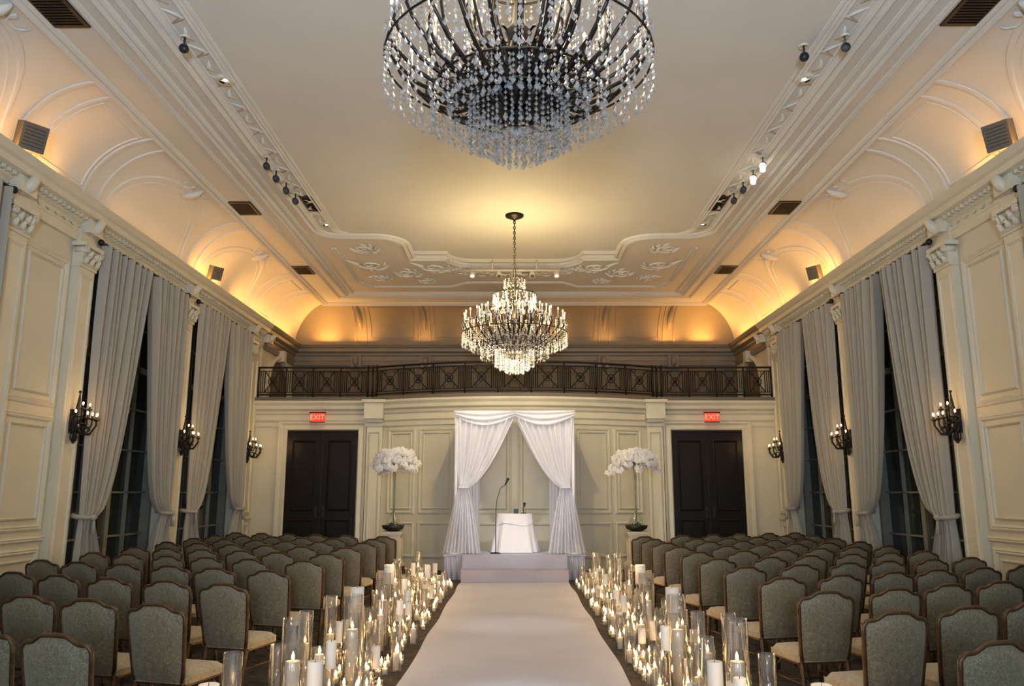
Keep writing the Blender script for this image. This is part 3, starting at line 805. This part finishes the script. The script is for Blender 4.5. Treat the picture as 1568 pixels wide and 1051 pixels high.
# ------------------------------------------------------------------ orchid arrangements
def orchid(b,c,nrm,s,rot):
    z=Vector(nrm).normalized(); x=z.cross(Vector((0,0,1)))
    if x.length<.01: x=Vector((1,0,0))
    x.normalize(); y=z.cross(x)
    c=Vector(c)
    for k,(ang,l,w) in enumerate(((90,1,.5),(210,1,.5),(330,1,.5),(18,.95,.95),(162,.95,.95))):
        a=radians(ang)+rot; d=x*cos(a)+y*sin(a); e=z.cross(d)
        vs=[];fs=[]
        for i in range(4):
            t=i/3; ww=w*s*.5*sin(pi*(t*.86+.08))**.7
            for j in(-1,0,1): vs.append(c+d*(s*l*t)+e*(j*ww)+z*(.25*s*t*(1-t)+(.08*s if j==0 else 0)-(.15*s*t*t)))
        for i in range(3):
            for j in range(2): q=i*3+j; fs.append((q,q+1,q+4,q+3))
        b.add(vs,fs,2,True)
    b.sph(tuple(c+z*.02),s*.12,6,3)
for sd in(-1,1):
    X=2.42*sd; Y=16.0
    b=B([M_ped,M_black])
    b.box((0,0,.50),(.34,.34,.92)); b.box((0,0,.03),(.42,.42,.06)); b.box((0,0,.98),(.40,.40,.05)); b.box((0,0,.94),(.37,.37,.03))
    for q in range(4):
        Rq=Matrix.Rotation(q*pi/2,4,'Z'); b.T=Rq; b.mould(lambda u,v,w:(u,-.17-w,v),rect(-.12,.15,.12,.85),frs(.4,.5),True); b.T=None
    b.obj('flower_pedestal',(X,Y,0))
    b=B([M_black,M_glass,M_petal,M_lip,M_stem]); rr=random.Random(11+sd)
    b.lathe((0,0,0),[(.001,.0),(.10,.0),(.20,.05),(.23,.12),(.21,.12),(.12,.04),(.001,.03)],24,0)
    b.lathe((0,0,.04),[(.02,0),(.09,.02),(.135,.10),(.125,.19),(.07,.27),(.035,.33),(.03,.50),(.03,1.0),(.04,1.16),(.07,1.24)],20,1)
    for k in range(5): b.tube([(.015*cos(k),.015*sin(k),.10),(.010*cos(k*2),.010*sin(k*2),.8),(.03*cos(k),.03*sin(k),1.36)],.0045,5,4)
    for k in range(9): b.sph((.06*cos(k*.9),.06*sin(k*.9),.12+.02*(k%3)),.03,6,4)
    n=15
    for i in range(n):
        a=2*pi*i/n+rr.random()*.3; L_=.32+.12*rr.random(); top=.28+.08*rr.random(); dr=rr.random()*.26
        pts=[]
        for j in range(9):
            t=j/8; pts.append((L_*1.15*t*cos(a),L_*.85*t*sin(a),1.29+top*sin(pi*min(1,t*.62)/1.24*1.2)-(.30+dr)*max(0,t-.5)**1.6*2.2))
        b.tube(pts,.005,4,4)
        for j in range(2,9):
            for q in range(2):
                p=Vector(pts[j])+Vector((rr.uniform(-.04,.04),rr.uniform(-.04,.04),rr.uniform(-.03,.04)))
                nr=Vector((cos(a)*.5+rr.uniform(-.4,.4),sin(a)*.5-.8+rr.uniform(-.4,.4),.35+rr.uniform(-.3,.3)))
                orchid(b,p,nr,.082+.014*rr.random(),rr.random()*.8-.4)
    b.obj('white_orchid_arrangement',(X,Y,1.005))

# ------------------------------------------------------------------ aisle candles
def flame(b,x,y,z,s=1): b.lathe((x,y,z),[(.001,0),(.008*s,.010*s),(.010*s,.02*s),(.006*s,.035*s),(.001,.05*s)],6,3)
for sd in(-1,1):
    b=B([M_glass,M_candle,M_black,M_flame]); rr=random.Random(21+sd); used=[]
    def free(x,y,r):
        for (a,c,q) in used:
            if (a-x)**2+(c-y)**2<(r+q+.012)**2: return False
        used.append((x,y,r)); return True
    def cyl(x,y,r,h,ch,cr,cz=.015):
        b.lathe((x,y,0.002),[(.001,.0),(r,.0),(r,h),(r-.004,h),(r-.004,.012),(.001,.012)],18,0)
        b.lathe((x,y,cz),[(cr,0),(cr,ch),(cr*.85,ch+.002),(cr*.6,ch-.008),(.001,ch-.01)],14,1)
        b.tube([(x,y,cz+ch-.01),(x,y,cz+ch+.012)],.002,4,2); flame(b,x,y,cz+ch+.005,1.3)
    def pillar(x,y,r,base,h):
        if base>0: b.lathe((x,y,.002),[(.001,0),(r*1.15,0),(r*1.15,.01),(r*.9,.02),(r*.9,base-.02),(r*1.15,base-.01),(r*1.15,base),(.001,base)],16,0)
        b.lathe((x,y,base+.003),[(r,0),(r,h),(r*.9,h+.003),(r*.6,h-.01),(.001,h-.012)],16,1)
        b.tube([(x,y,base+h-.01),(x,y,base+h+.015)],.002,4,2)
    keys=[(1.66,6.2,'T'),(1.62,8.4,'P'),(1.42,5.9,'p'),(1.50,7.6,'T'),(1.32,5.2,'s'),(1.80,4.9,'q'),(1.55,9.6,'T'),(1.7,11,'P')]
    for (x,yy,t) in keys:
        if free(sd*x,yy,.1):
            if t=='T': cyl(sd*x,yy,.090,.82,.5,.055)
            elif t=='P': pillar(sd*x,yy,.070,.55,.24)
            elif t=='q': pillar(sd*x,yy,.060,.42,.22)
            elif t=='p': pillar(sd*x,yy,.055,.33,.24)
            else: cyl(sd*x,yy,.06,.3,.12,.035)
    for i in range(460):
        y=4.3+11.5*(i/460); x=sd*rr.uniform(1.18,1.95)
        c=rr.random(); xr=(abs(x)-1.18)/.8
        if c<.16 and xr>.3:
            if free(x,y,.075): cyl(x,y,.065,rr.choice([.45,.55,.68]),rr.choice([.15,.28,.38]),.04)
        elif c<.25 and xr>.15:
            if free(x,y,.055): pillar(x,y,.042,rr.choice([.12,.25,.38]),rr.choice([.15,.2]))
        elif c<.6:
            if free(x,y,.055): cyl(x,y,.048,rr.choice([.22,.3,.38]),rr.choice([.08,.12,.16]),.032)
        else:
            if free(x,y,.04): cyl(x,y,.035,.10,.045,.027)
    b.obj('aisle_candles')
    for yy in(5.2,7,9,11,13,15):
        l=bpy.data.lights.new('candle_glow','POINT'); l.energy=3; l.color=(1,.62,.30); l.shadow_soft_size=.15
        o=bpy.data.objects.new('candle_glow',l); COL.objects.link(o); o.location=(sd*1.6,yy,.95)

# ------------------------------------------------------------------ lights
def area(name,loc,rot,sx,sy,e,col,spread=None):
    l=bpy.data.lights.new(name,'AREA'); l.shape='RECTANGLE'; l.size=sx; l.size_y=sy; l.energy=e; l.color=col
    if spread: l.spread=spread
    o=bpy.data.objects.new(name,l); COL.objects.link(o); o.location=loc; o.rotation_euler=rot; return o
def point(name,loc,e,col,r=.2):
    l=bpy.data.lights.new(name,'POINT'); l.energy=e; l.color=col; l.shadow_soft_size=r
    o=bpy.data.objects.new(name,l); COL.objects.link(o); o.location=loc; return o
def spot(name,loc,tgt,e,col,ang,blend=.5,r=.08):
    l=bpy.data.lights.new(name,'SPOT'); l.energy=e; l.color=col; l.spot_size=radians(ang); l.spot_blend=blend; l.shadow_soft_size=r
    o=bpy.data.objects.new(name,l); COL.objects.link(o); o.location=loc
    o.rotation_euler=(Vector(tgt)-Vector(loc)).to_track_quat('-Z','Y').to_euler(); return o
for x in(-3.8,0,3.8):
    area('window_daylight',(x,Y0-.15,2.85),(radians(98),0,0),1.5,4.5,85,(.74,.88,1.0))  # added cool fill from behind the camera, not real daylight
spot('photographer_uplight',(0,-2.6,2.2),(0,5.6,6.95),1500,(.60,.74,1.0),100,.9,.4)  # unseen cool fill added to brighten the near ceiling
point('chandelier_light',(.03,5.0,5.25),26,(1,.78,.52),.5)
point('chandelier_light',(0,14.2,5.3),115,(1,.74,.38),.5)
point('chandelier_light',(0,14.2,4.2),85,(1,.75,.42),.4)
for sd in(-1,1):
    for y0,y1,e in((Y0+1,7.5,1.0),(8.6,10.2,4.5),(11.5,14.5,1.8),(14.8,16.2,8),(17.0,21.6,16)):
        area('cove_light',(sd*6.22,(y0+y1)/2,5.97),(0,radians(180-25*sd) ,0),.08,y1-y0,e,(1,.46,.11))
for x,e in((-5.4,8),(-4.4,5),(-2.6,2.2),(-1.2,2),(1.2,2),(2.6,2.2),(4.4,5),(5.4,8)):
    area('cove_light',(x,22.1,5.97),(radians(205),0,0),.6,.08,e,(1,.46,.10))
spot('stage_spot',(3.86,11.6,6.7),(-.3,17.2,1.9),430,(1,.95,.93),26)
spot('stage_spot',(-3.86,11.6,6.7),(.3,17.2,1.9),430,(1,.95,.93),26)
spot('stage_spot',(0,10.6,6.7),(0,17.6,1.5),260,(1,.96,.94),20)
spot('stage_wash',(0,13.0,6.6),(0,18.8,1.6),260,(1,.78,.44),75,.8)
spot('runner_spot',(-.6,8.5,6.7),(0,7.0,0),200,(.93,.95,1),18,.9)
spot('runner_spot',(0,10.5,6.7),(0,11.0,0),110,(.95,.93,1),17,.9)
for sd in(-1,1):
    for y in(9.2,14.7,4.2):
        spot('downlight',(sd*3.70,y,6.88),(sd*3.8,y+.5,0),60,(1,.82,.56),75,.8)
    spot('door_wash',(sd*3.70,14.7,6.85),(sd*5.0,19.4,2.2),90,(1,.78,.44),60,.8)
    point('balcony_light',(sd*3,20.8,5.2),2,(1,.66,.32),.3)
w=bpy.data.worlds.new('world'); S.world=w; w.use_nodes=True
w.node_tree.nodes['Background'].inputs[0].default_value=(.35,.42,.5,1); w.node_tree.nodes['Background'].inputs[1].default_value=.15

# ------------------------------------------------------------------ camera
cam=bpy.data.cameras.new('camera'); co=bpy.data.objects.new('camera',cam); COL.objects.link(co)
cam.sensor_width=36; cam.lens=27.55; cam.clip_end=200
co.location=(0,0,1.75); co.rotation_euler=(radians(90+10.85),0,radians(.19)); S.camera=co
S.view_settings.view_transform='Standard'; S.view_settings.exposure=1.12; S.view_settings.gamma=1.0
